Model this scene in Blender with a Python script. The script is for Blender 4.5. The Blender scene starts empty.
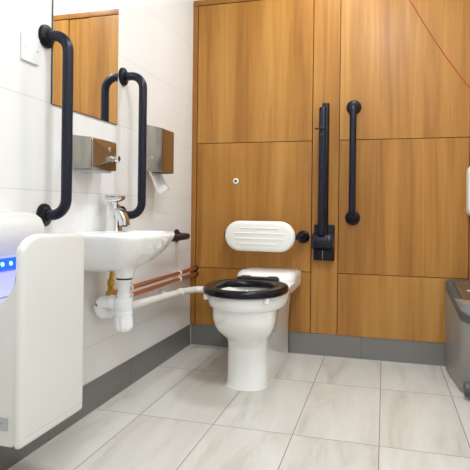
import bpy, bmesh, math, random
from mathutils import Vector, Matrix
PI = math.pi
sc = bpy.context.scene
C = sc.collection
random.seed(4)

# ---------------------------------------------------------------- materials
def srgb(r, g, b):
    def f(c):
        c /= 255.0
        return c / 12.92 if c <= 0.04045 else ((c + 0.055) / 1.055) ** 2.4
    return (f(r), f(g), f(b), 1.0)

def new_mat(name):
    m = bpy.data.materials.new(name)
    m.use_nodes = True
    nt = m.node_tree
    b = nt.nodes['Principled BSDF']
    return m, nt, b

def plain(name, col, rough=0.4, metal=0.0, var=0.03, scale=40.0, bump=0.0, coat=0.0, spec=0.5):
    """a solid surface with a faint procedural mottling"""
    m, nt, b = new_mat(name)
    N = nt.nodes.new; L = nt.links.new
    geo = N('ShaderNodeNewGeometry')
    no = N('ShaderNodeTexNoise'); no.inputs['Scale'].default_value = scale
    no.inputs['Detail'].default_value = 3
    L(geo.outputs['Position'], no.inputs['Vector'])
    mx = N('ShaderNodeMix'); mx.data_type = 'RGBA'
    c = srgb(*col)
    mx.inputs[6].default_value = tuple(max(0, x * (1 - var)) for x in c[:3]) + (1,)
    mx.inputs[7].default_value = tuple(min(1, x * (1 + var)) for x in c[:3]) + (1,)
    L(no.outputs['Fac'], mx.inputs[0])
    L(mx.outputs[2], b.inputs['Base Color'])
    b.inputs['Roughness'].default_value = rough
    b.inputs['Metallic'].default_value = metal
    b.inputs['Specular IOR Level'].default_value = spec
    b.inputs['Coat Weight'].default_value = coat
    b.inputs['Coat Roughness'].default_value = 0.08
    if bump:
        bp = N('ShaderNodeBump'); bp.inputs['Strength'].default_value = bump
        bp.inputs['Distance'].default_value = 0.002
        L(no.outputs['Fac'], bp.inputs['Height']); L(bp.outputs['Normal'], b.inputs['Normal'])
    return m

def math_node(nt, op, a, b=None):
    n = nt.nodes.new('ShaderNodeMath'); n.operation = op
    for i, v in enumerate((a, b)):
        if v is None: continue
        if isinstance(v, (int, float)): n.inputs[i].default_value = v
        else: nt.links.new(v, n.inputs[i])
    return n.outputs[0]

def joint_mask(nt, coord, period, offset, half):
    """1 on a joint line, 0 on the tile"""
    s = math_node(nt, 'SUBTRACT', coord, offset - period / 2)
    d = math_node(nt, 'DIVIDE', s, period)
    f = math_node(nt, 'FRACT', d)
    a = math_node(nt, 'ABSOLUTE', math_node(nt, 'SUBTRACT', f, 0.5))
    return math_node(nt, 'LESS_THAN', a, half / period)

def tile_cell(nt, coord, period, offset):
    return math_node(nt, 'FLOOR', math_node(nt, 'DIVIDE', math_node(nt, 'SUBTRACT', coord, offset), period))

def tiled(name, axis_u, pu, ou, pv, ov, axis_v, half, tile_col, grout_col, rough, veins=None, bump=0.25, wear=0.02, half_u=None):
    m, nt, b = new_mat(name)
    N = nt.nodes.new; L = nt.links.new
    geo = N('ShaderNodeNewGeometry')
    sep = N('ShaderNodeSeparateXYZ'); L(geo.outputs['Position'], sep.inputs[0])
    u = sep.outputs[axis_u]; v = sep.outputs[axis_v]
    j = math_node(nt, 'MAXIMUM', joint_mask(nt, u, pu, ou, half_u or half), joint_mask(nt, v, pv, ov, half))
    comb = N('ShaderNodeCombineXYZ')
    L(tile_cell(nt, u, pu, ou), comb.inputs[0]); L(tile_cell(nt, v, pv, ov), comb.inputs[1])
    wn = N('ShaderNodeTexWhiteNoise'); L(comb.outputs[0], wn.inputs['Vector'])
    if veins:
        # stone veining drawn out along the long side of each tile, shifted tile by tile
        add = N('ShaderNodeVectorMath'); add.operation = 'MULTIPLY_ADD'
        L(wn.outputs['Color'], add.inputs[0]); add.inputs[1].default_value = (20, 20, 20)
        L(geo.outputs['Position'], add.inputs[2])
        mp = N('ShaderNodeMapping'); mp.inputs['Scale'].default_value = veins['scale']
        mp.inputs['Rotation'].default_value = (0, 0, veins.get('rot', 0.0))
        L(add.outputs[0], mp.inputs['Vector'])
        no = N('ShaderNodeTexNoise'); no.inputs['Scale'].default_value = 1.0
        no.inputs['Detail'].default_value = 6; no.inputs['Roughness'].default_value = 0.6
        no.inputs['Distortion'].default_value = 0.6
        L(mp.outputs[0], no.inputs['Vector'])
        cr = N('ShaderNodeValToRGB')
        el = cr.color_ramp.elements
        el[0].position = 0.30; el[0].color = srgb(*veins['dark'])
        el[1].position = 0.72; el[1].color = srgb(*veins['light'])
        e = el.new(0.47); e.color = srgb(*tile_col)
        L(no.outputs['Fac'], cr.inputs[0])
        base = cr.outputs[0]
    else:
        mx = N('ShaderNodeMix'); mx.data_type = 'RGBA'
        c = srgb(*tile_col)
        mx.inputs[6].default_value = tuple(x * (1 - wear) for x in c[:3]) + (1,)
        mx.inputs[7].default_value = tuple(min(1, x * (1 + wear)) for x in c[:3]) + (1,)
        L(wn.outputs['Value'], mx.inputs[0])
        base = mx.outputs[2]
    fin = N('ShaderNodeMix'); fin.data_type = 'RGBA'
    L(j, fin.inputs[0]); L(base, fin.inputs[6]); fin.inputs[7].default_value = srgb(*grout_col)
    L(fin.outputs[2], b.inputs['Base Color'])
    rr = math_node(nt, 'ADD', math_node(nt, 'MULTIPLY', j, 0.5), rough)
    L(rr, b.inputs['Roughness'])
    bp = N('ShaderNodeBump'); bp.inputs['Strength'].default_value = bump; bp.inputs['Distance'].default_value = 0.002
    L(math_node(nt, 'SUBTRACT', 1.0, j), bp.inputs['Height'])
    L(bp.outputs['Normal'], b.inputs['Normal'])
    return m

def wood_mat(name, dark, mid, light, rough=0.32):
    m, nt, b = new_mat(name)
    N = nt.nodes.new; L = nt.links.new
    geo = N('ShaderNodeNewGeometry'); oi = N('ShaderNodeObjectInfo')
    off = N('ShaderNodeVectorMath'); off.operation = 'MULTIPLY_ADD'
    L(oi.outputs['Random'], off.inputs[0]); off.inputs[1].default_value = (7, 3, 11)
    L(geo.outputs['Position'], off.inputs[2])
    def noise(sx, sz, det, dist, rough_):
        mp = N('ShaderNodeMapping'); mp.inputs['Scale'].default_value = (sx, 1.0, sz)
        L(off.outputs[0], mp.inputs['Vector'])
        n = N('ShaderNodeTexNoise'); n.inputs['Scale'].default_value = 1.0
        n.inputs['Detail'].default_value = det; n.inputs['Distortion'].default_value = dist
        n.inputs['Roughness'].default_value = rough_
        L(mp.outputs[0], n.inputs['Vector'])
        return n.outputs['Fac']
    board = noise(6.5, 0.40, 2, 0.5, 0.5)      # broad staves
    grain = noise(22.0, 1.0, 5, 1.2, 0.55)      # figure
    pore = noise(190.0, 7.0, 3, 0.0, 0.6)      # fine pores
    f = math_node(nt, 'ADD', math_node(nt, 'MULTIPLY', board, 0.55), math_node(nt, 'MULTIPLY', grain, 0.35))
    f = math_node(nt, 'ADD', f, math_node(nt, 'MULTIPLY', pore, 0.10))
    cr = N('ShaderNodeValToRGB'); el = cr.color_ramp.elements
    el[0].position = 0.34; el[0].color = srgb(*dark)
    el[1].position = 0.68; el[1].color = srgb(*light)
    e = el.new(0.50); e.color = srgb(*mid)
    L(f, cr.inputs[0]); L(cr.outputs[0], b.inputs['Base Color'])
    b.inputs['Roughness'].default_value = rough
    b.inputs['Specular IOR Level'].default_value = 0.35
    bp = N('ShaderNodeBump'); bp.inputs['Strength'].default_value = 0.06; bp.inputs['Distance'].default_value = 0.001
    L(pore, bp.inputs['Height']); L(bp.outputs['Normal'], b.inputs['Normal'])
    return m

def brushed(name, col, rough, sx, sy, sz, metal=1.0):
    m, nt, b = new_mat(name)
    N = nt.nodes.new; L = nt.links.new
    geo = N('ShaderNodeNewGeometry')
    mp = N('ShaderNodeMapping'); mp.inputs['Scale'].default_value = (sx, sy, sz)
    L(geo.outputs['Position'], mp.inputs['Vector'])
    n = N('ShaderNodeTexNoise'); n.inputs['Scale'].default_value = 1; n.inputs['Detail'].default_value = 4
    L(mp.outputs[0], n.inputs['Vector'])
    b.inputs['Base Color'].default_value = srgb(*col)
    b.inputs['Metallic'].default_value = metal
    L(math_node(nt, 'ADD', math_node(nt, 'MULTIPLY', n.outputs['Fac'], rough * 0.2), rough * 0.9), b.inputs['Roughness'])
    return m

def emit(name, col, strength, base=(255, 255, 255)):
    m, nt, b = new_mat(name)
    b.inputs['Base Color'].default_value = srgb(*base)
    b.inputs['Emission Color'].default_value = srgb(*col)
    b.inputs['Emission Strength'].default_value = strength
    return m

M = {}
M['wall_tile'] = tiled('wall_tile', 1, 0.6, -0.53, 0.3, 0.263, 2, 0.0014, (232, 231, 229), (204, 203, 201), 0.14, bump=0.35, half_u=0.0006, wear=0.006)
M['wall_tile_x'] = tiled('wall_tile_x', 0, 0.6, 0.2, 0.3, 0.263, 2, 0.0014, (232, 231, 229), (204, 203, 201), 0.14, bump=0.35, half_u=0.0006, wear=0.006)
M['plaster'] = plain('plaster', (240, 239, 236), 0.8, var=0.01, scale=60, bump=0.05)
M['floor'] = tiled('floor', 0, 0.3, 0.195, 0.6, -0.45, 1, 0.0017, (207, 204, 197), (138, 134, 128), 0.30,
                   veins=dict(scale=(9, 1.6, 1), rot=0.05, dark=(186, 181, 172), light=(220, 218, 212)), bump=0.15)
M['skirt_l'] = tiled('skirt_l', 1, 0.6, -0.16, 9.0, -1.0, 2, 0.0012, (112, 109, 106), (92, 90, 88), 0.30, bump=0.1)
M['skirt_b'] = tiled('skirt_b', 0, 0.6, 0.39, 9.0, -1.0, 2, 0.0014, (124, 122, 119), (98, 96, 94), 0.30, bump=0.1)
M['sealant'] = plain('sealant', (196, 193, 186), 0.5)
M['dark_gap'] = plain('dark_gap', (40, 28, 16), 0.9)
M['wood'] = wood_mat('wood', (141, 92, 38), (171, 118, 53), (193, 143, 75))
M['wood_edge'] = wood_mat('wood_edge', (142, 90, 38), (160, 106, 48), (178, 124, 62), 0.4)
M['navy'] = plain('navy', (13, 17, 36), 0.30, var=0.05, spec=0.35)
M['navy_dark'] = plain('navy_dark', (9, 10, 20), 0.40, var=0.05, spec=0.3)
M['screw'] = brushed('screw', (170, 170, 172), 0.3, 80, 80, 80)
M['ceramic'] = plain('ceramic', (245, 245, 243), 0.12, var=0.004, coat=0.6)
M['seat'] = plain('seat', (9, 8, 16), 0.22, var=0.05, spec=0.3)
M['white_plastic'] = plain('white_plastic', (238, 237, 234), 0.28, var=0.01)
M['pad'] = plain('pad', (244, 243, 238), 0.45, var=0.01)
M['trap'] = plain('trap', (242, 243, 247), 0.32, var=0.01)
M['pipe_white'] = plain('pipe_white', (238, 236, 230), 0.35, var=0.01)
M['rubber'] = plain('rubber', (28, 28, 30), 0.6)
M['copper'] = brushed('copper', (222, 160, 124), 0.36, 20, 6, 60)
M['brass'] = brushed('brass', (190, 150, 60), 0.3, 40, 40, 40)
M['chrome'] = brushed('chrome', (226, 226, 228), 0.07, 10, 10, 10)
M['steel'] = brushed('steel', (168, 163, 154), 0.24, 30, 3, 120)
M['paper'] = plain('paper', (246, 246, 246), 0.85, var=0.02, bump=0.2)
M['mirror'] = brushed('mirror', (246, 248, 247), 0.0, 1, 1, 1)
M['mirror_edge'] = plain('mirror_edge', (62, 74, 72), 0.2)
M['dryer'] = plain('dryer', (218, 217, 213), 0.24, var=0.006, coat=0.3)
M['dryer_in_led_glow'] = plain('dryer_in_led_glow', (204, 204, 234), 0.35, var=0.01)  # slot lining: the blue LED glow is painted into its lavender colour
M['dryer_grey'] = plain('dryer_grey', (176, 177, 178), 0.35)
M['dark'] = plain('dark', (24, 24, 26), 0.6)
M['led'] = emit('led', (0, 40, 255), 3.6, (30, 90, 255))
M['led_dot'] = emit('led_dot', (40, 160, 255), 4.0)
M['bin_body'] = plain('bin_body', (139, 137, 133), 0.36, var=0.02)
M['bin_lid'] = plain('bin_lid', (78, 80, 84), 0.42, var=0.03)
M['bin_flap'] = plain('bin_flap', (104, 82, 58), 0.3, var=0.05)
M['red_cord'] = plain('red_cord', (172, 50, 20), 0.6, var=0.06)
M['switch'] = plain('switch', (238, 238, 237), 0.3, var=0.004)
M['water'] = plain('water', (214, 222, 224), 0.03, var=0.01)
M['lamp_glass'] = emit('lamp_glass', (245, 250, 255), 6.0)

# ---------------------------------------------------------------- mesh helpers
def smooth(bm, ang=38):
    lim = math.radians(ang)
    bm.normal_update()
    for f in bm.faces: f.smooth = True
    for e in bm.edges:
        if len(e.link_faces) == 2:
            e.smooth = e.calc_face_angle(0.0) < lim
        else:
            e.smooth = False

def box(x0, x1, y0, y1, z0, z1, bev=0.0, seg=3, sel=None):
    bm = bmesh.new()
    bmesh.ops.create_cube(bm, size=1.0)
    for v in bm.verts:
        v.co = Vector(((x0 + x1) / 2 + v.co.x * (x1 - x0), (y0 + y1) / 2 + v.co.y * (y1 - y0), (z0 + z1) / 2 + v.co.z * (z1 - z0)))
    if bev:
        es = [e for e in bm.edges if sel is None or sel(e)]
        bmesh.ops.bevel(bm, geom=es, offset=bev, segments=seg, profile=0.5, affect='EDGES')
    return bm

def join(*bms):
    out = bmesh.new()
    for b in bms:
        b.verts.index_update()
        vs = [out.verts.new(v.co) for v in b.verts]
        for f in b.faces:
            try: out.faces.new([vs[v.index] for v in f.verts])
            except ValueError: pass
        b.free()
    return out

def loft(rings, cap0=True, cap1=True, closed=True):
    bm = bmesh.new()
    R = [[bm.verts.new(p) for p in r] for r in rings]
    n = len(R[0])
    for a, b in zip(R[:-1], R[1:]):
        for i in range(n if closed else n - 1):
            j = (i + 1) % n
            try: bm.faces.new((a[i], a[j], b[j], b[i]))
            except ValueError: pass
    if cap0: bm.faces.new(R[0][::-1])
    if cap1: bm.faces.new(R[-1])
    bmesh.ops.recalc_face_normals(bm, faces=bm.faces)
    return bm

def fillet(pts, r, seg=8):
    pts = [Vector(p) for p in pts]
    out = [pts[0]]
    for a, b, c in zip(pts[:-2], pts[1:-1], pts[2:]):
        d1 = (a - b).normalized(); d2 = (c - b).normalized()
        th = d1.angle(d2)
        if th > PI - 0.02:
            out.append(b); continue
        rr = min(r, 0.49 * min((a - b).length, (c - b).length) * math.tan(th / 2) * 2)
        t = rr / math.tan(th / 2)
        ctr = b + (d1 + d2).normalized() * (rr / math.sin(th / 2))
        p1 = b + d1 * t; p2 = b + d2 * t
        v1 = p1 - ctr; v2 = p2 - ctr
        tot = v1.angle(v2); ax = v1.cross(v2).normalized()
        for k in range(seg + 1):
            out.append(ctr + Matrix.Rotation(tot * k / seg, 3, ax) @ v1)
    out.append(pts[-1])
    return out

def tube(path, r, n=20, caps=True, round_end=False):
    path = [Vector(p) for p in path]
    radii = [r] * len(path)
    if round_end:
        d = (path[-1] - path[-2]).normalized(); e = path[-1].copy()
        for k in (1, 2, 3, 4):
            a = k / 4 * PI / 2 * 0.97
            path.append(e + d * r * math.sin(a)); radii.append(r * math.cos(a))
    rings = []
    t0 = (path[1] - path[0]).normalized()
    up = Vector((0, 0, 1)) if abs(t0.z) < 0.9 else Vector((1, 0, 0))
    nrm = (up - t0 * up.dot(t0)).normalized()
    for i, p in enumerate(path):
        if i == 0: t = t0
        elif i == len(path) - 1: t = (path[i] - path[i - 1]).normalized()
        else: t = ((path[i + 1] - path[i]).normalized() + (path[i] - path[i - 1]).normalized()).normalized()
        nrm = (nrm - t * nrm.dot(t)).normalized()
        bn = t.cross(nrm)
        rings.append([p + (nrm * math.cos(2 * PI * k / n) + bn * math.sin(2 * PI * k / n)) * radii[i] for k in range(n)])
    return loft(rings, caps, caps)

def lathe(o, axis, prof, n=28):
    """prof: list of (radius, distance along axis) from o"""
    o = Vector(o); a = Vector(axis).normalized()
    up = Vector((0, 0, 1)) if abs(a.z) < 0.9 else Vector((1, 0, 0))
    u = (up - a * up.dot(a)).normalized(); w = a.cross(u)
    rings = [[o + a * h + (u * math.cos(2 * PI * k / n) + w * math.sin(2 * PI * k / n)) * max(r, 1e-4) for k in range(n)] for r, h in prof]
    return loft(rings)

def prism(poly, axis, a0, a1, bev=0.0, seg=3):
    """polygon of (p,q) in the plane normal to axis, extruded a0..a1"""
    def P(p, q, a):
        return {'x': (a, p, q), 'y': (p, a, q), 'z': (p, q, a)}[axis]
    bm = loft([[P(p, q, a0) for p, q in poly], [P(p, q, a1) for p, q in poly]])
    if bev:
        es = [e for e in bm.edges if all(abs({'x': v.co.x, 'y': v.co.y, 'z': v.co.z}[axis] - a0) < 1e-6 for v in e.verts)
              or all(abs({'x': v.co.x, 'y': v.co.y, 'z': v.co.z}[axis] - a1) < 1e-6 for v in e.verts)]
        bmesh.ops.bevel(bm, geom=es, offset=bev, segments=seg, profile=0.5, affect='EDGES')
    return bm

def rrect(p0, p1, q0, q1, r, n=6):
    out = []
    for cx, cy, a in ((p1 - r, q1 - r, 0), (p0 + r, q1 - r, 90), (p0 + r, q0 + r, 180), (p1 - r, q0 + r, 270)):
        for k in range(n + 1):
            t = math.radians(a + 90 * k / n)
            out.append((cx + r * math.cos(t), cy + r * math.sin(t)))
    return out

# ---------------------------------------------------------------- object helpers
base_of = {}
def tag(o, label=None, cat=None, group=None, kind=None):
    if label: o['label'] = label
    if cat: o['category'] = cat
    if group: o['group'] = group
    if kind: o['kind'] = kind
    return o

def obj(name, bm, m, parent=None, base=None, ang=38, label=None):
    smooth(bm, ang)
    if parent is not None: org = base_of[parent.name]
    elif base is not None: org = Vector(base)
    else: org = Vector((0, 0, 0))
    for v in bm.verts: v.co -= org
    me = bpy.data.meshes.new(name); bm.to_mesh(me); bm.free()
    me.materials.append(M[m])
    o = bpy.data.objects.new(name, me); C.objects.link(o)
    base_of[o.name] = org
    if parent is not None: o.parent = parent
    else: o.location = org
    if label: o['label'] = label
    return o

def thing(name, loc, label, cat, group=None):
    o = bpy.data.objects.new(name, None); C.objects.link(o)
    o.empty_display_size = 0.05
    o.location = loc; base_of[o.name] = Vector(loc)
    return tag(o, label, cat, group)

def struct(name, bm, m):
    o = obj(name, bm, m); o['kind'] = 'structure'; return o

# ---------------------------------------------------------------- the room
W = 1.64; YF = -3.45; H = 2.4; WOOD_TOP = 2.04; SK = 0.122
struct('floor', box(-0.1, W + 0.1, YF - 0.1, 0.12, -0.1, 0.0), 'floor')
struct('ceiling', box(-0.1, W + 0.1, YF - 0.1, 0.12, H, H + 0.1), 'plaster')
struct('wall_left', box(-0.1, 0.0, YF, 0.12, 0.0, H), 'wall_tile')
struct('wall_right', box(W, W + 0.1, YF, 0.12, 0.0, H), 'wall_tile')
struct('wall_front', box(-0.1, W + 0.1, YF - 0.1, YF, 0.0, H), 'wall_tile_x')
struct('wall_back', box(0.0, W, 0.018, 0.12, 0.0, H), 'plaster')
struct('baseboard_left', join(box(0.0, 0.004, YF, 0.003, 0.003, SK)), 'skirt_l')
struct('baseboard_back', box(0.006, W, 0.004, 0.018, 0.003, SK), 'skirt_b')
struct('trim_1', box(0.0, 0.006, YF, -0.001, 0.0, 0.003), 'sealant')
struct('trim_2', box(0.004, W, -0.001, 0.010, 0.0, 0.003), 'sealant')
struct('trim_3', box(0.0035, 0.0065, 0.0, 0.006, 0.0, SK), 'sealant')
struct('trim_4', box(0.0, W, 0.0172, 0.0180, SK, WOOD_TOP), 'dark_gap')
struct('trim_5', box(0.001, 0.030, -0.002, 0.0172, SK, WOOD_TOP - 0.034), 'wood_edge')
struct('trim_6', box(0.001, W - 0.001, -0.004, 0.0172, WOOD_TOP - 0.032, WOOD_TOP, 0.002, 2), 'wood_edge')

g = 0.0017
ZS = [SK, 0.462, 1.192, WOOD_TOP - 0.034]
names_r = ['lower', 'middle', 'upper']
def panel(x0, x1, z0, z1, label, yf=0.0):
    o = obj('wall_panel', box(x0 + g, x1 - g, yf, 0.0172, z0 + g, z1 - g, 0.0008, 1), 'wood', base=((x0 + x1) / 2, 0.009, z0 + g))
    tag(o, label, 'wall panel', 'wood-effect panels of the back wall')
panel(0.032, 0.713, ZS[0], ZS[1], 'low honey-brown wood panel behind the toilet bowl, above the grey skirting')
panel(0.032, 0.713, ZS[1], ZS[2], 'honey-brown wood panel behind the white oval cushion, with a small round pale sensor in it')
panel(0.032, 0.713, ZS[2], ZS[3], 'tall blank wood panel beside the tiled wall, above the panel with the small round sensor')
panel(0.713, 0.861, ZS[0], ZS[3], 'narrow full-height wood panel carrying the folded-up drop-down rail', 0.005)
panel(0.861, 1.522, ZS[0], ZS[1], 'low honey-brown wood panel behind the grey bin, above the grey skirting')
panel(0.861, 1.522, ZS[1], ZS[2], 'wood panel behind the lower part of the straight vertical grab rail')
panel(0.861, 1.522, ZS[2], ZS[3], 'tall wood panel behind the red cord and the top of the vertical grab rail')
struct('trim_7', box(1.524, W - 0.001, -0.002, 0.0172, SK, WOOD_TOP - 0.034), 'wood_edge')

# ---------------------------------------------------------------- mirror on the left wall
t = thing('wall_mirror', (0.0, -1.139, 1.16), 'tall frameless mirror on the white tiled wall between two navy grab rails', 'mirror')
obj('backing', box(0.0005, 0.0050, -1.367, -0.911, 1.160, 2.06), 'mirror_edge', t)
obj('mirror_glass', box(0.0050, 0.0065, -1.3655, -0.9125, 1.1615, 2.0585), 'mirror', t)

# ---------------------------------------------------------------- blank switch plate
t = thing('blank_switch_plate', (0.0, -1.483, 1.27), 'square white blank electrical plate with two screws, beside the upper left grab rail end', 'switch plate')
obj('plate', prism(rrect(-1.526, -1.440, 1.270, 1.356, 0.004), 'x', 0.0005, 0.009, 0.003, 2), 'switch', t)
for y in (-1.513, -1.453):
    obj('screw', lathe((0.0085, y, 1.313), (1, 0, 0), [(0.0035, 0), (0.0035, 0.0008), (0.0025, 0.0013)], 14), 'dryer_grey', t)

# ---------------------------------------------------------------- grab rails
def flange_bm(o, axis, r=0.039):
    return lathe(o, axis, [(r, 0.0005), (r, 0.006), (r * 0.96, 0.010), (r * 0.72, 0.013), (0.0235, 0.016), (0.0215, 0.022)], 32)

def grab_rail(label, o0, o1, axis, stand, bend=0.055, r=0.0178, flr=0.039):
    o0 = Vector(o0); o1 = Vector(o1); a = Vector(axis)
    lo = o0 if o0.z < o1.z else o1
    t = thing('grab_rail', lo, label, 'grab rail')
    p = fillet([o0 + a * 0.004, o0 + a * stand, o1 + a * stand, o1 + a * 0.004], bend, 10)
    obj('tube', tube(p, r, 22), 'navy', t)
    d = (o1 - o0).normalized(); s = d.cross(a)
    for o in (o0, o1):
        f = obj('flange', flange_bm(o, axis, flr), 'navy_dark', t)
        for k in range(3):
            th = PI / 2 + k * 2 * PI / 3
            q = o + a * 0.0095 + (d * math.cos(th) + s * math.sin(th)) * flr * 0.78
            obj('screw', lathe(q, axis, [(0.0038, 0), (0.0038, 0.002), (0.002, 0.003)], 10), 'navy_dark', f)
    return t
grab_rail('upright navy grab rail left of the mirror, nearest the hand dryer', (0, -1.400, 1.380), (0, -1.400, 0.780), (1, 0, 0), 0.088)
grab_rail('upright navy grab rail at the right edge of the mirror, behind the tap', (0, -0.860, 1.378), (0, -0.860, 0.776), (1, 0, 0), 0.098)
grab_rail('short level black grab rail low on the tiled wall past the washbasin', (0, -0.232, 0.657), (0, -0.66, 0.657), (1, 0, 0), 0.078, 0.04, 0.017, 0.036)
# straight vertical rail on the wood wall
grab_rail('straight vertical navy grab rail on the wood panels, right of the folded drop-down rail', (0.937, 0, 1.368), (0.937, 0, 0.768), (0, -1, 0), 0.062, 0.034, 0.0178, 0.040)

# ---------------------------------------------------------------- drop-down rail (folded up)
XD = 0.783
t = thing('drop_down_rail', (XD, 0, 0.535), 'hinged navy drop-down support rail folded upright on the narrow wood panel', 'support rail')
obj('backplate', box(0.729, 0.842, -0.012, 0.0048, 0.530, 0.728, 0.006, 3), 'navy_dark', t)
obj('lower_cover', box(0.733, 0.838, -0.050, -0.011, 0.534, 0.600, 0.008, 3), 'navy_dark', t)
obj('seam_strip', box(0.781, 0.7835, -0.0510, -0.0495, 0.540, 0.590), 'screw', t, label='thin pale vertical seam')
obj('hinge_barrel', lathe((0.727, -0.070, 0.640), (1, 0, 0), [(0.034, 0), (0.042, 0.003), (0.044, 0.010), (0.044, 0.026), (0.041, 0.028), (0.041, 0.086), (0.044, 0.088), (0.044, 0.106), (0.040, 0.112)], 30), 'navy', t)
obj('hinge_pin', lathe((0.7275, -0.070, 0.640), (-1, 0, 0), [(0.010, 0), (0.010, 0.003), (0.006, 0.005)], 14), 'screw', t)
obj('knuckle', box(0.757, 0.810, -0.090, -0.020, 0.648, 0.712, 0.010, 3), 'navy_dark', t)
p = fillet([(XD + 0.004, -0.040, 0.69), (XD + 0.004, -0.040, 1.392), (XD + 0.004, -0.062, 1.392)], 0.012, 6)
obj('wall_side_tube', prism(rrect(XD - 0.012, XD + 0.026, -0.056, -0.018, 0.012), 'z', 0.68, 1.390, 0.004, 2), 'navy_dark', t)
obj('front_tube', prism(rrect(XD - 0.022, XD + 0.016, -0.112, -0.070, 0.014), 'z', 0.672, 1.358, 0.006, 3), 'navy', t)
for z0, z1 in ((0.73, 0.77), (1.22, 1.26), (1.33, 1.36)):
    obj('bridge', box(XD - 0.012, XD + 0.014, -0.074, -0.050, z0, z1, 0.002, 2), 'navy_dark', t)
obj('stop_pin', tube([(XD + 0.010, -0.118, 1.243), (XD - 0.042, -0.118, 1.241)], 0.0042, 12), 'dark', t)
obj('leg_clip', lathe((XD - 0.001, -0.111, 1.205), (0, -1, 0), [(0.009, 0), (0.009, 0.004), (0.006, 0.006)], 16), 'dark', t)

# ---------------------------------------------------------------- padded backrest
t = thing('wall_cushion', (0.452, 0, 0.58), 'white ribbed oval back cushion on navy brackets above the toilet', 'cushion')
def backrest():
    x0, x1, z0, z1 = 0.257, 0.646, 0.579, 0.744
    rr = (z1 - z0) / 2
    def ring(ins, y, dome=0.0):
        r = rr - ins; out = []
        for cx, a0 in ((x1 - rr, -90), (x0 + rr, 90)):
            for k in range(17):
                th = math.radians(a0 + 180 * k / 16)
                out.append((cx + r * math.cos(th), y, (z0 + z1) / 2 + r * math.sin(th)))
        return out
    rings = [ring(0.008, -0.118), ring(0.001, -0.124), ring(0, -0.134), ring(0.0, -0.148), ring(0.004, -0.157), ring(0.011, -0.162), ring(0.020, -0.164)]
    return loft(rings)
obj('pad', backrest(), 'pad', t)
for z, hw in ((0.705, 0.105), (0.677, 0.135), (0.648, 0.135), (0.620, 0.105)):
    obj('rib', prism(rrect(0.452 - hw, 0.452 + hw, z - 0.0045, z + 0.0045, 0.0044, 4), 'y', -0.1665, -0.160, 0.002, 2), 'pad', t)
for sx in (-1, 1):
    xf = 0.452 + sx * 0.213 + 0.004; xp = 0.452 + sx * 0.15
    p = fillet([(xf, -0.004, 0.657), (xf, -0.075, 0.657), (xp, -0.110, 0.660), (xp, -0.124, 0.660)], 0.03, 8)
    b = obj('bracket', tube(p, 0.0165, 18), 'navy', t)
    obj('flange', flange_bm((xf, 0, 0.657), (0, -1, 0), 0.036), 'navy_dark', b)

# ---------------------------------------------------------------- flush sensor
t = thing('flush_sensor', (0.274, 0, 0.97), 'small round pale sensor button with a dark centre, flush in the wood panel', 'sensor')
obj('bezel', lathe((0.274, 0, 0.970), (0, -1, 0), [(0.0172, 0.0005), (0.0172, 0.003), (0.0145, 0.006), (0.010, 0.0065)]), 'switch', t)
obj('lens', lathe((0.274, -0.006, 0.970), (0, -1, 0), [(0.0075, 0), (0.0075, 0.001), (0.005, 0.002)], 20), 'dark', t)

# ---------------------------------------------------------------- toilet
XT = 0.502
def pan_ring(z, wf, yf, yc, wb, yb=-0.012, e=2.0, n=22, blend=0.16, cx=XT):
    """plan outline: straight sides of half width wb from the wall, easing into a rounded front of half width wf"""
    half = []
    m = 12
    for k in range(m):
        y = yb + (yc - yb) * k / m
        s = min(1, max(0, (yc + blend - y) / blend)) if False else min(1, max(0, (y - (yc + blend)) / -blend))
        s = s * s * (3 - 2 * s)
        half.append((wb + (wf - wb) * s, y))
    for k in range(n + 1):
        a = PI / 2 * k / n
        half.append((wf * max(math.cos(a), 0) ** (2 / e), yc + (yf - yc) * math.sin(a) ** (2 / e)))
    pts = [(cx + x, y, z) for x, y in half] + [(cx - x, y, z) for x, y in half[:-1][::-1]]
    return pts
S = [  # z, wf, yf, yc, wb, e, blend
    (0.001, 0.098, -0.654, -0.575, 0.094, 2.2, 0.15),
    (0.010, 0.094, -0.648, -0.572, 0.091, 2.2, 0.15),
    (0.060, 0.092, -0.645, -0.570, 0.090, 2.2, 0.15),
    (0.170, 0.091, -0.642, -0.568, 0.090, 2.2, 0.15),
    (0.200, 0.093, -0.646, -0.566, 0.091, 2.2, 0.20),
    (0.218, 0.096, -0.668, -0.580, 0.092, 2.1, 0.24),
    (0.236, 0.108, -0.692, -0.605, 0.093, 2.1, 0.26),
    (0.262, 0.126, -0.726, -0.630, 0.095, 2.0, 0.28),
    (0.290, 0.137, -0.748, -0.640, 0.098, 2.0, 0.30),
    (0.320, 0.143, -0.760, -0.640, 0.102, 2.0, 0.30),
    (0.356, 0.145, -0.764, -0.635, 0.108, 2.0, 0.30),
    (0.364, 0.149, -0.768, -0.620, 0.116, 2.0, 0.30),
    (0.370, 0.168, -0.784, -0.580, 0.134, 2.0, 0.28),
    (0.378, 0.177, -0.792, -0.566, 0.150, 2.0, 0.26),
    (0.396, 0.181, -0.798, -0.566, 0.158, 2.0, 0.24),
    (0.424, 0.182, -0.799, -0.566, 0.160, 2.0, 0.24),
    (0.431, 0.178, -0.794, -0.566, 0.158, 2.0, 0.24),
    (0.433, 0.164, -0.776, -0.566, 0.150, 2.0, 0.24),
]
rings = [pan_ring(z, wf, yf, yc, wb, e=e, blend=bl) for z, wf, yf, yc, wb, e, bl in S]
t = thing('toilet', (XT, -0.33, 0), 'white ceramic back-to-wall toilet with an open black seat, below the white oval cushion', 'toilet')
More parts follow.
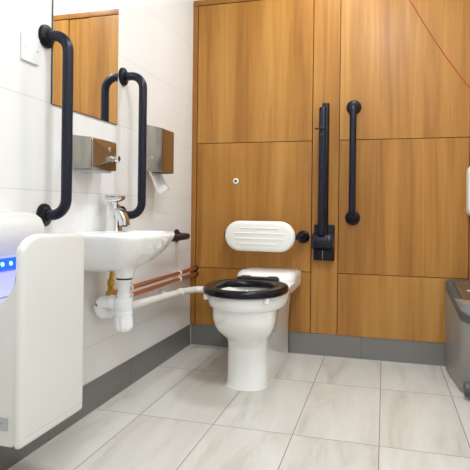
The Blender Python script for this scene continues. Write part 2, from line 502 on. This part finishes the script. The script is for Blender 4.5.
# bowl opening: the rim turns in and runs down to the water
def ell(z, a, b, yc, n):
    # sampled to follow pan_ring's point order
    out = []
    ref = rings[-1]
    for q in ref:
        th = math.atan2((q[1] - yc) / b, (q[0] - XT) / a)
        out.append((XT + a * math.cos(th), yc + b * math.sin(th), z))
    return out
def pan_mesh():
    inner = [ell(0.434, 0.126, 0.184, -0.60, 0), ell(0.427, 0.120, 0.178, -0.60, 0), ell(0.37, 0.116, 0.168, -0.60, 0),
             ell(0.30, 0.090, 0.120, -0.58, 0), ell(0.25, 0.055, 0.075, -0.575, 0), ell(0.245, 0.02, 0.03, -0.575, 0)]
    return loft(rings + inner)
body = obj('pan', pan_mesh(), 'ceramic', t, ang=50)
obj('water', lathe((XT, -0.578, 0.2850), (0, 0, 1), [(0.072, 0), (0.072, 0.001)], 24), 'water', t)
# raised platform at the back of the pan
def plat(z, wb, yf, r=0.085, yb=-0.014):
    wb -= 0.006; XT = 0.511
    pts = []
    m = 10
    for k in range(m + 1):
        a = PI / 2 * k / m
        pts.append((wb - r + r * math.cos(a), yf + r - r * math.sin(a)))
    half = [(wb, yb)] + pts + [(0, yf - 0.012)]
    return [(XT - 0.006 + x, y, z) for x, y in half] + [(XT - 0.006 - x, y, z) for x, y in half[:-1][::-1]]
obj('back_shelf', loft([plat(0.350, 0.118, -0.22), plat(0.368, 0.138, -0.25), plat(0.395, 0.156, -0.275), plat(0.440, 0.163, -0.285), plat(0.462, 0.163, -0.28), plat(0.474, 0.157, -0.262), plat(0.481, 0.145, -0.235, 0.06, -0.03), plat(0.484, 0.11, -0.19, 0.05, -0.05)]), 'ceramic', t, ang=50)
# seat ring
def ring_pts(z, a, bf, bb, yc, e=2.2, n=56):
    XT = 0.498
    out = []
    for k in range(n):
        th = 2 * PI * k / n
        c, s = math.cos(th), math.sin(th)
        b = bb if s > 0 else bf
        out.append((XT + a * abs(c) ** (2 / e) * (1 if c > 0 else -1), yc + b * abs(s) ** (2 / e) * (1 if s > 0 else -1), z))
    return out
def seat_mesh():
    yc = -0.585
    o = [ring_pts(0.430, 0.183, 0.224, 0.205, yc), ring_pts(0.434, 0.189, 0.232, 0.210, yc), ring_pts(0.450, 0.191, 0.234, 0.210, yc), ring_pts(0.459, 0.186, 0.228, 0.205, yc), ring_pts(0.463, 0.176, 0.218, 0.195, yc)]
    i = [ring_pts(0.461, 0.138, 0.196, 0.145, yc), ring_pts(0.455, 0.128, 0.188, 0.132, yc), ring_pts(0.446, 0.124, 0.184, 0.127, yc), ring_pts(0.430, 0.126, 0.186, 0.129, yc)]
    bm = loft(o + i + [o[0]], False, False)
    bmesh.ops.remove_doubles(bm, verts=bm.verts, dist=1e-5)
    bmesh.ops.recalc_face_normals(bm, faces=bm.faces)
    return bm
seat = obj('seat', seat_mesh(), 'seat', t, ang=50)
obj('hinge_block', box(XT - 0.105, XT + 0.105, -0.415, -0.345, 0.440, 0.471, 0.012, 3), 'seat', seat)
for sx in (-1, 1):
    obj('hinge', lathe((XT + sx * 0.045, -0.345, 0.458), (sx, 0, 0), [(0.013, 0), (0.015, 0.002), (0.015, 0.045), (0.012, 0.047)], 20), 'seat', seat)
for th in (-0.80, PI + 0.62):
    x = XT - 0.004 + 0.184 * math.cos(th); y = -0.585 + 0.222 * math.sin(th)
    obj('seat_stop', box(x - 0.013, x + 0.013, y - 0.011, y + 0.011, 0.405, 0.432, 0.006, 2), 'white_plastic', seat, label='small white stop under the seat')
for y in (-0.52, -0.13):
    obj('fixing_cap', lathe((XT + 0.0895, y, 0.024), (1, 0, 0), [(0.008, 0), (0.008, 0.003), (0.005, 0.005)], 14), 'dryer_grey', t)
obj('sealant_bead', loft([pan_ring(0.0005, 0.099, -0.669, -0.575, 0.098, e=2.2), pan_ring(0.005, 0.096, -0.666, -0.575, 0.0955, e=2.2), pan_ring(0.0065, 0.090, -0.66, -0.575, 0.090, e=2.2)], True, False), 'white_plastic', t)

# ---------------------------------------------------------------- washbasin
YS = -1.135
t = thing('washbasin', (0, YS, 0.55), 'small white ceramic washbasin on the tiled wall under the soap dispenser', 'washbasin')
def basin_ring(z, xf, hw, r, x0=0.0015, bow=0.012, n=10, yc=YS):
    pts = [(x0, hw)]
    for k in range(n + 1):
        a = PI / 2 * k / n
        pts.append((xf - r + r * math.sin(a), hw - r + r * math.cos(a)))
    m = 4
    for k in range(1, m + 1):
        s = k / m; y = (hw - r) * (1 - s)
        pts.append((xf + bow * (1 - (y / max(hw - r, 1e-4)) ** 2), y))
    return [(x, yc + y, z) for x, y in pts] + [(x, yc - y, z) for x, y in pts[:-1][::-1]]
def basin_mesh():
    O = [(0.570, 0.130, 0.060, 0.05), (0.575, 0.175, 0.080, 0.06), (0.587, 0.212, 0.105, 0.07), (0.606, 0.246, 0.136, 0.080),
         (0.630, 0.273, 0.163, 0.090), (0.660, 0.295, 0.188, 0.095), (0.690, 0.308, 0.203, 0.092), (0.704, 0.311, 0.208, 0.090), (0.711, 0.310, 0.208, 0.090), (0.715, 0.305, 0.204, 0.088)]
    rs = [basin_ring(*o) for o in O]
    def inn(z, x0, xf, hw, r): return basin_ring(z, xf, hw, r, x0=x0, bow=0.008)
    rs += [inn(0.714, 0.105, 0.290, 0.185, 0.085), inn(0.706, 0.112, 0.284, 0.179, 0.082), inn(0.66, 0.120, 0.272, 0.165, 0.075),
           inn(0.615, 0.130, 0.235, 0.125, 0.06), inn(0.598, 0.145, 0.19, 0.05, 0.02)]
    return loft(rs)
obj('bowl', basin_mesh(), 'ceramic', t, ang=50)
obj('wall_block', box(0.001, 0.040, YS - 0.19, YS + 0.17, 0.580, 0.68, 0.012, 3), 'ceramic', t)
obj('waste_boss', lathe((0.155, -1.118, 0.590), (0, 0, -1), [(0.055, 0), (0.046, 0.015), (0.040, 0.024), (0.037, 0.034), (0.035, 0.047)], 28), 'ceramic', t)
obj('waste_plug', lathe((0.165, -1.12, 0.5985), (0, 0, 1), [(0.024, 0), (0.024, 0.003), (0.018, 0.005)], 24), 'chrome', t)

# tap stands on the basin
t = thing('basin_tap', (0.060, -1.030, 0.715), 'chrome lever mixer tap standing on the back of the washbasin', 'tap')
TX, TY = 0.060, -1.030
def sq(z, cx, hx, hy, r): return [(x, y, z) for x, y in rrect(cx - hx, cx + hx, TY - hy, TY + hy, r, 5)]
obj('body', loft([sq(0.714, TX, 0.030, 0.026, 0.012), sq(0.718, TX, 0.0285, 0.0248, 0.011), sq(0.76, TX, 0.027, 0.024, 0.010), sq(0.806, TX - 0.004, 0.025, 0.0235, 0.010), sq(0.820, TX - 0.005, 0.0235, 0.0225, 0.010)]), 'chrome', t)
def spout():
    path = [(0.060, 0.790), (0.082, 0.786), (0.097, 0.774), (0.105, 0.756), (0.107, 0.738)]
    hs = [0.022, 0.020, 0.018, 0.017, 0.016]; ws = [0.0235, 0.0235, 0.0230, 0.0225, 0.022]
    dirs = [(1, 0), (0.93, -0.36), (0.72, -0.69), (0.3, -0.95), (0.05, -1)]
    rings = []
    for (x, z), h, w, (dx, dz) in zip(path, hs, ws, dirs):
        nx, nz = -dz, dx
        rings.append([(x + nx * q, TY + p, z + nz * q) for p, q in rrect(-w, w, -h, h, min(h, w) * 0.55, 5)])
    return loft(rings)
sp = obj('spout', spout(), 'chrome', t)
obj('aerator', lathe((0.107, TY, 0.7385), (0, 0, -1), [(0.012, 0), (0.012, 0.005), (0.010, 0.006)], 20), 'dark', sp)
obj('cartridge_collar', lathe((TX - 0.005, TY, 0.819), (0, 0, 1), [(0.0215, 0), (0.0215, 0.010), (0.019, 0.013)], 24), 'chrome', t)
def lever():
    R = []
    for x, z, w, h in ((TX - 0.032, 0.846, 0.020, 0.014), (TX - 0.028, 0.845, 0.0235, 0.017), (TX + 0.000, 0.843, 0.024, 0.015), (TX + 0.024, 0.845, 0.023, 0.011), (TX + 0.036, 0.848, 0.021, 0.008), (TX + 0.039, 0.849, 0.020, 0.006)):
        R.append([(x, TY + p, z + q) for p, q in rrect(-w, w, -h, h, h * 0.7, 5)])
    return loft(R)
obj('lever', lever(), 'chrome', t)

# ---------------------------------------------------------------- waste trap and pipes
t = thing('bottle_trap', (0.155, -1.118, 0.34), 'white plastic bottle trap hanging under the washbasin', 'waste trap')
BX, BY = 0.155, -1.118
obj('tail_nut', lathe((BX, BY, 0.537), (0, 0, -1), [(0.028, 0), (0.029, 0.004), (0.029, 0.010), (0.025, 0.014), (0.023, 0.050), (0.026, 0.054), (0.026, 0.066), (0.023, 0.072)], 28), 'trap', t)
obj('seal', lathe((BX, BY, 0.5372), (0, 0, 1), [(0.0305, -0.001), (0.0305, 0.0045)], 28), 'rubber', t, label='thin black rubber seal')
obj('bottle', lathe((BX, BY, 0.468), (0, 0, -1), [(0.026, 0), (0.032, 0.004), (0.034, 0.012), (0.034, 0.046), (0.0325, 0.048), (0.0325, 0.050), (0.034, 0.052), (0.034, 0.066), (0.032, 0.068), (0.0315, 0.108), (0.029, 0.122), (0.023, 0.128)], 32), 'trap', t)
for k in range(10):
    a = 2 * PI * k / 10
    x, y = BX + 0.0318 * math.cos(a), BY + 0.0318 * math.sin(a)
    obj('grip_rib', tube([(x, y, 0.352), (x, y, 0.392)], 0.0024, 8), 'trap', t)
obj('outlet_arm', tube(fillet([(BX - 0.02, BY, 0.446), (0.085, -1.112, 0.446), (0.060, -1.112, 0.442)], 0.02, 6), 0.0185, 20), 'trap', t)
obj('outlet_nut', lathe((0.122, -1.117, 0.446), (-1, 0.02, 0), [(0.022, 0), (0.027, 0.003), (0.027, 0.022), (0.023, 0.026)], 24), 'trap', t)
obj('elbow', tube(fillet([(0.092, -1.112, 0.446), (0.060, -1.112, 0.444), (0.047, -1.112, 0.420), (0.047, -1.085, 0.396), (0.047, -1.035, 0.389)], 0.026, 8), 0.0235, 22), 'trap', t)

t = thing('waste_pipe', (0.047, -0.2, 0.34), 'white plastic waste pipe running along the tiled wall behind the toilet bowl', 'pipe')
obj('pipe', tube(fillet([(0.047, -1.030, 0.388), (0.047, -0.235, 0.352), (0.082, -0.105, 0.348), (0.383, -0.105, 0.346)], 0.035, 10), 0.0185, 20), 'pipe_white', t)
obj('coupling', lathe((0.047, -0.285, 0.3545), (0, 1, -0.045), [(0.0195, 0), (0.0225, 0.002), (0.0225, 0.030), (0.0195, 0.032)], 22), 'pipe_white', t)
obj('socket', lathe((0.047, -1.027, 0.388), (0, 1, -0.045), [(0.024, 0), (0.024, 0.028), (0.020, 0.030)], 22), 'pipe_white', t)
obj('clip', box(0.001, 0.030, -0.45, -0.435, 0.340, 0.386, 0.003, 2), 'white_plastic', t)

for z, lab in ((0.457, 'upper of two level copper pipes along the tiled wall below the washbasin'), (0.423, 'lower of two level copper pipes along the tiled wall below the washbasin')):
    t = thing('copper_pipe', (0.035, -0.45, z - 0.011), lab, 'pipe', None)
    yn = -0.99 if z > 0.44 else -1.01
    obj('pipe', tube([(0.035, yn, z), (0.035, -0.012, z)], 0.0108, 18), 'copper', t)
    obj('joint', lathe((0.035, -0.885, z), (0, 1, 0), [(0.011, 0), (0.0135, 0.002), (0.0135, 0.026), (0.011, 0.028)], 18), 'copper', t)
    obj('joint', lathe((0.035, yn, z), (0, 1, 0), [(0.011, 0), (0.0135, 0.002), (0.0135, 0.02), (0.011, 0.022)], 18), 'copper', t)
    obj('wall_collar', lathe((0.035, 0.0, z), (0, -1, 0), [(0.0165, 0.0), (0.0165, 0.008), (0.012, 0.012)], 18), 'rubber', t, label='dark collar where the pipe enters the wood')
    for y in (-0.262, -0.835):
        obj('pipe_clip', join(lathe((0.035, y - 0.007, z), (0, 1, 0), [(0.0110, 0), (0.0138, 0.001), (0.0138, 0.013), (0.0110, 0.014)], 20), box(0.0005, 0.026, y - 0.006, y + 0.006, z - 0.006, z + 0.006)), 'white_plastic', t, label='white plastic pipe clip')

t = thing('isolation_valve', (0.06, -1.04, 0.47), 'brass isolating valve under the washbasin, behind the white trap', 'valve')
vb = Vector((0.055, -1.050, 0.452)); va = Vector((0.10, 0.02, 1.0)).normalized()
obj('valve_body', lathe(vb, va, [(0.011, 0), (0.017, 0.002), (0.017, 0.020), (0.012, 0.024), (0.012, 0.045), (0.016, 0.049), (0.016, 0.068), (0.011, 0.072), (0.010, 0.112)], 6), 'brass', t, ang=20)
obj('screw_head', lathe(vb + va * 0.034, (1, -0.5, 0), [(0.007, 0.008), (0.007, 0.016), (0.005, 0.018)], 14), 'brass', t)
obj('copper_tail', tube(fillet([(0.036, -1.012, 0.423), (0.040, -1.045, 0.425), (0.055, -1.050, 0.452)], 0.015, 6), 0.0085, 14), 'copper', t)

# ---------------------------------------------------------------- soap dispenser
t = thing('soap_dispenser', (0, -1.182, 0.95), 'stainless steel soap dispenser with a push nozzle, under the mirror', 'soap dispenser')
obj('body', prism([(0.0, 0.948), (0.094, 0.948), (0.099, 0.953), (0.099, 1.052), (0.094, 1.060), (0.0, 1.072)], 'y', -1.272, -1.097, 0.003, 2), 'steel', t, ang=25)
def front_plate():
    y0, y1, z0, z1 = -1.270, -1.099, 0.951, 1.056
    yc, zc = -1.146, 1.000
    bm = bmesh.new()
    o = [bm.verts.new(q) for q in ((0.0985, y0, z0), (0.0985, y1, z0), (0.0985, y1, z1), (0.0985, y0, z1))]
    i = [bm.verts.new(q) for q in ((0.109, yc - 0.03, zc - 0.012), (0.1025, yc + 0.025, zc - 0.012), (0.1025, yc + 0.025, zc + 0.014), (0.109, yc - 0.03, zc + 0.014))]
    for k in range(4):
        bm.faces.new((o[k], o[(k + 1) % 4], i[(k + 1) % 4], i[k]))
    bm.faces.new(i); bm.faces.new(o[::-1])
    bmesh.ops.recalc_face_normals(bm, faces=bm.faces)
    return bm
obj('front_plate', front_plate(), 'steel', t, ang=1)
obj('bottom_tray', box(0.012, 0.088, -1.255, -1.115, 0.940, 0.949, 0.002, 2), 'dryer_grey', t)
nz = obj('push_nozzle', lathe((0.102, -1.146, 0.993), (1, 0.0, -0.02), [(0.013, 0), (0.013, 0.006), (0.008, 0.008), (0.008, 0.018), (0.012, 0.020), (0.012, 0.032), (0.010, 0.035)], 20), 'chrome', t)
obj('spout_tip', tube([(0.128, -1.146, 0.990), (0.132, -1.146, 0.976)], 0.005, 12), 'chrome', nz)
obj('lock', lathe((0.101, -1.160, 1.026), (1, 0, 0), [(0.009, 0), (0.009, 0.006), (0.007, 0.008)], 18), 'chrome', t)

t.location.y += 0.012

# ---------------------------------------------------------------- paper dispenser
t = thing('paper_towel_dispenser', (0, -0.588, 0.98), 'stainless steel paper towel dispenser on the tiled wall right of the second rail', 'paper towel dispenser')
obj('body', prism([(0.001, 0.978), (0.096, 0.978), (0.100, 0.982), (0.100, 1.178), (0.097, 1.183), (0.001, 1.206)], 'y', -0.662, -0.514, 0.002, 2), 'steel', t, ang=25)
obj('bottom_slot', box(0.020, 0.092, -0.645, -0.530, 0.9765, 0.9785), 'dark', t)
obj('key_lock', lathe((0.050, -0.662, 1.045), (0, -1, 0), [(0.006, 0), (0.006, 0.002), (0.004, 0.003)], 16), 'dryer_grey', t)
def towel():
    bm = bmesh.new(); n = 12; rows = []
    rnd = random.Random(9)
    for j in range(9):
        v = j / 8
        z = 0.990 - 0.088 * v
        row = []
        for i in range(n + 1):
            u = i / n
            y = -0.672 + 0.142 * u - 0.02 * v + 0.03 * v * u
            x = 0.036 + 0.040 * v + 0.010 * math.sin(5 * u + 2.5 * v) * v + rnd.uniform(-0.002, 0.002)
            zz = z - 0.020 * v * math.sin(PI * u) + 0.006 * rnd.uniform(-1, 1) * v
            row.append(bm.verts.new((x, y, zz)))
        rows.append(row)
    for a, b in zip(rows[:-1], rows[1:]):
        for i in range(n): bm.faces.new((a[i], a[i + 1], b[i + 1], b[i]))
    r = bmesh.ops.solidify(bm, geom=bm.faces[:], thickness=0.0012)
    bmesh.ops.recalc_face_normals(bm, faces=bm.faces)
    return bm
tag(obj('paper_towel', towel(), 'paper', base=(0.085, -0.59, 0.90), ang=60), 'crumpled white paper towel hanging out of the steel dispenser', 'paper towel')

# ---------------------------------------------------------------- hand dryer
D0, D1 = -1.830, -1.545
t = thing('hand_dryer', (0, -1.69, 0.21), 'white hands-in hand dryer with blue lights, on the wall nearest the viewer', 'hand dryer')
prof = [(0.0, 0.212), (0.226, 0.212), (0.236, 0.222), (0.238, 0.580), (0.2375, 0.640), (0.232, 0.640), (0.226, 0.610), (0.205, 0.578), (0.175, 0.560),
        (0.140, 0.566), (0.120, 0.590), (0.108, 0.640), (0.104, 0.700), (0.0, 0.700)]
obj('body', prism(prof, 'y', D0 + 0.004, D1, 0.004, 3), 'dryer', t, ang=30)
obj('back_cowl', prism([(0.0, 0.66), (0.104, 0.66), (0.114, 0.690), (0.118, 0.725), (0.114, 0.752), (0.102, 0.774), (0.082, 0.787), (0.050, 0.793), (0.0, 0.796)], 'y', D0 + 0.001, D1 + 0.008, 0.020, 5), 'dryer', t, ang=30)
obj('slot_lining', prism([(0.1045, 0.675), (0.1075, 0.675), (0.113, 0.630), (0.1245, 0.592), (0.1430, 0.570), (0.140, 0.566), (0.119, 0.588), (0.107, 0.640)], 'y', D0 + 0.006, D1 - 0.006), 'dryer_in_led_glow', t)
# front cover: a rounded shell
def cover(z0, z1, rt, rb, x0, xf, inset=0.0, y0=D0, y1=D1 + 0.0):
    def out(ins, x):
        pts = []
        for cy, cz, a, ry, rz in ((y1 - rt, z1 - rt, 0, rt, rt), (y0 + rt * 2.7, z1 - rt * 1.4, 90, rt * 2.7, rt * 1.4), (y0 + rb, z0 + rb, 180, rb, rb), (y1 - rb, z0 + rb, 270, rb, rb)):
            ay = max(ry - ins, 0.0005); az = max(rz - ins, 0.0005)
            for k in range(13):
                th = math.radians(a + 90 * k / 12)
                y = cy + ay * math.cos(th); z = cz + az * math.sin(th)
                if z > 0.60: z += 0.009 * max(0, 1 - ((y - (y0 + y1) / 2) / ((y1 - y0) / 2)) ** 2)
                pts.append((x, y, z))
        return pts
    R = [out(0, x0)]
    rad = 0.0145
    for k in range(7):
        a = PI / 2 * k / 6
        R.append(out(rad * (1 - math.cos(a)) + 0.0, xf - rad + rad * math.sin(a)))
    return loft(R)
obj('front_cover', cover(0.208, 0.731, 0.028, 0.014, 0.2375, 0.2545), 'dryer', t, ang=40)
obj('lower_seam', box(0.2530, 0.25465, D0 + 0.014, D1 - 0.014, 0.2340, 0.2353), 'dryer_grey', t, label='thin seam across the foot of the cover')
obj('seam', box(0.2364, 0.2385, D0 + 0.0025, D1 - 0.006, 0.230, 0.560), 'dark', t)
obj('bottom_vent', box(0.03, 0.20, D0 + 0.03, D1 - 0.03, 0.204, 0.2125), 'dark', t)
led = obj('light_strip', prism([(0.1075, 0.666), (0.1105, 0.666), (0.1155, 0.634), (0.112, 0.634)], 'y', D0 + 0.015, D1 - 0.02), 'led', t, label='glowing blue light strip')
for y in (-1.795, -1.762, -1.729, -1.696, -1.663, -1.630, -1.597):
    obj('light', lathe((0.1115, y, 0.650), (1, 0, 0.18), [(0.0060, 0), (0.0060, 0.003), (0.004, 0.0045)], 16), 'led_dot', led, label='bright pale-blue light')
bd = obj('badge', prism(rrect(0.175, 0.216, 0.252, 0.284, 0.003), 'y', D0 + 0.0015, D0 + 0.005), 'dryer_grey', t, label='small grey square badge')
obj('badge_mark', prism([(0.190, 0.270), (0.194, 0.274), (0.203, 0.274), (0.203, 0.271), (0.195, 0.271), (0.191, 0.267)], 'y', D0 + 0.0008, D0 + 0.0016), 'screw', bd)

# ---------------------------------------------------------------- bin
t = thing('waste_bin', (1.52, -0.25, 0), 'grey plastic pedal bin with a dark sloping lid beside the wood wall', 'bin')
def bin_ring(z, x0, x1, yb, yf, r, sh=0.0):
    pts = []
    for cx, cy, a, rr in ((x1 - r, yb - 0.02, 0, 0.02), (x0 + 0.02, yb - 0.02, 90, 0.02), (x0 + r, yf + r, 180, r), (x1 - r, yf + r, 270, r)):
        for k in range(9):
            th = math.radians(a + 90 * k / 8)
            x = cx + rr * math.cos(th); y = cy + rr * math.sin(th)
            pts.append((x + sh * (-(y - yb)), y, z))
    return pts
B = dict(x1=1.622, yb=-0.045, yf=-0.425, r=0.055, sh=0.085)
obj('body', loft([bin_ring(0.001, 1.414, **B), bin_ring(0.01, 1.410, **B), bin_ring(0.40, 1.406, **B)]), 'bin_body', t)
def lid_ring(ins, dz):
    pts = bin_ring(0, 1.405 + ins, 1.624 - ins, -0.042 - ins, -0.434 + ins, 0.06, 0.085)
    return [(x, y, 0.465 + (y + 0.042) * 0.27 + dz) for x, y, z in pts]
lid = obj('lid', loft([lid_ring(0.006, -0.050), lid_ring(0.0, -0.046), lid_ring(0.0, -0.008), lid_ring(0.006, -0.002), lid_ring(0.030, 0.0), lid_ring(0.034, -0.006)]), 'bin_lid', t)
def flap_ring(ins, dz):
    pts = bin_ring(0, 1.442 + ins, 1.60 - ins, -0.085 - ins, -0.375 + ins, 0.04, 0.085)
    return [(x, y, 0.465 + (y + 0.042) * 0.27 + dz) for x, y, z in pts]
fl = obj('flap', loft([flap_ring(0, -0.008), flap_ring(0, 0.001), flap_ring(0.006, 0.004), flap_ring(0.02, 0.0045)]), 'bin_flap', lid, label='brownish glossy flap')
obj('flap_handle', tube(fillet([(1.475, -0.17, 0.416), (1.490, -0.20, 0.428), (1.570, -0.20, 0.428)], 0.01, 6), 0.006, 12), 'screw', fl, label='bright metal bar on the flap')
ped = obj('pedal', lathe((1.440, -0.475, 0.045), (1, 0, 0), [(0.022, 0), (0.030, 0.004), (0.032, 0.012), (0.032, 0.075), (0.028, 0.082)], 26), 'bin_lid', t)
obj('pedal_arm', box(1.465, 1.500, -0.46, -0.40, 0.022, 0.036, 0.004, 2), 'bin_lid', ped)

# ---------------------------------------------------------------- white dispenser cut off by the right edge
t = thing('paper_holder', (1.58, 0, 0.78), 'white plastic dispenser on the wood wall at the right edge, above the bin', 'dispenser')
obj('case', prism(rrect(1.503, 1.630, 0.783, 1.045, 0.035, 8), 'y', -0.115, -0.0025, 0.016, 4), 'white_plastic', t)
obj('base_plate', prism(rrect(1.528, 1.625, 0.80, 1.03, 0.02, 6), 'y', -0.006, -0.0022), 'dryer_grey', t)

# ---------------------------------------------------------------- emergency cord
def catenary(pts, n=10):
    pts = [Vector(p) for p in pts]; out = []
    P = [pts[0] * 2 - pts[1]] + pts + [pts[-1] * 2 - pts[-2]]
    for a, b, c, d in zip(P[:-3], P[1:-2], P[2:-1], P[3:]):
        for k in range(n):
            s = k / n
            out.append(0.5 * ((2 * b) + (c - a) * s + (2 * a - 5 * b + 4 * c - d) * s * s + (3 * b - a - 3 * c + d) * s ** 3))
    return out + [pts[-1]]
t = thing('emergency_pull_cord', (0.93, -0.40, H - 0.03), 'thin red emergency cord slanting across the upper right wood panel', 'pull cord')
obj('cord', tube(catenary([(0.905, -0.40, H - 0.03), (1.06, -0.40, 2.045), (1.204, -0.40, 1.772), (1.335, -0.40, 1.543), (1.462, -0.40, 1.356), (1.565, -0.40, 1.225), (W - 0.012, -0.40, 1.150)]), 0.0022, 8), 'red_cord', t)
obj('ceiling_switch', lathe((0.905, -0.40, H), (0, 0, -1), [(0.043, 0.0005), (0.043, 0.022), (0.030, 0.034), (0.008, 0.036)], 28), 'white_plastic', t)
obj('wall_hook', tube(fillet([(W - 0.0005, -0.40, 1.150), (W - 0.020, -0.40, 1.150), (W - 0.020, -0.40, 1.168)], 0.006, 5), 0.003, 10), 'screw', t)

# ---------------------------------------------------------------- lights
def ceiling_lamp(x, y, label, watt, r=0.13, col=(0.925, 0.975, 1.0)):
    t = thing('ceiling_lamp', (x, y, H), label, 'ceiling lamp', None)
    obj('trim_ring', lathe((x, y, H), (0, 0, -1), [(r + 0.02, 0.0005), (r + 0.02, 0.012), (r + 0.004, 0.018), (r, 0.006)], 36), 'white_plastic', t)
    obj('diffuser', lathe((x, y, H), (0, 0, -1), [(r, 0.006), (r, 0.009)], 36), 'lamp_glass', t)
    ld = bpy.data.lights.new('ceiling_lamp_light', 'AREA'); ld.shape = 'DISK'; ld.size = r * 2
    ld.energy = watt; ld.color = col
    lo = bpy.data.objects.new('ceiling_lamp_light', ld); C.objects.link(lo)
    lo.location = (0, 0, -0.022); lo.parent = t
ceiling_lamp(0.88, -0.50, 'round white ceiling lamp above the toilet, by the wood wall', 10.5)
ceiling_lamp(1.10, -1.70, 'round white ceiling lamp over the middle of the room', 15.5)
ceiling_lamp(1.15, -2.85, 'round white ceiling lamp above the entrance', 11.0)

w = bpy.data.worlds.new('World'); sc.world = w; w.use_nodes = True
w.node_tree.nodes['Background'].inputs[0].default_value = (0.9, 0.95, 1.0, 1)
w.node_tree.nodes['Background'].inputs[1].default_value = 0.3

# ---------------------------------------------------------------- camera
cd = bpy.data.cameras.new('camera'); co = bpy.data.objects.new('camera', cd); C.objects.link(co)
F, YAW, ROLL = 523.33, -0.278431, 0.011914
cd.sensor_width = 36.0; cd.sensor_fit = 'HORIZONTAL'; cd.lens = F / 470 * 36.0
cd.shift_x = 0.0; cd.shift_y = -(235 - 209.09) / 470
cd.clip_start = 0.02
fw = Vector((math.sin(YAW), math.cos(YAW), 0)); r = Vector((math.cos(YAW), -math.sin(YAW), 0)); u = Vector((0, 0, 1))
r2 = r * math.cos(ROLL) + u * math.sin(ROLL); u2 = -r * math.sin(ROLL) + u * math.cos(ROLL)
mw = Matrix((r2, u2, -fw)).transposed().to_4x4(); mw.translation = Vector((1.10395, -2.91594, 0.80764))
co.matrix_world = mw
sc.camera = co
vs = sc.view_settings
vs.view_transform = 'Standard'; vs.look = 'None'; vs.gamma = 1.0; vs.use_curve_mapping = False
vs.exposure = 0.16
sc.cycles.max_bounces = 10
sc.cycles.diffuse_bounces = 6
sc.cycles.use_denoising = True
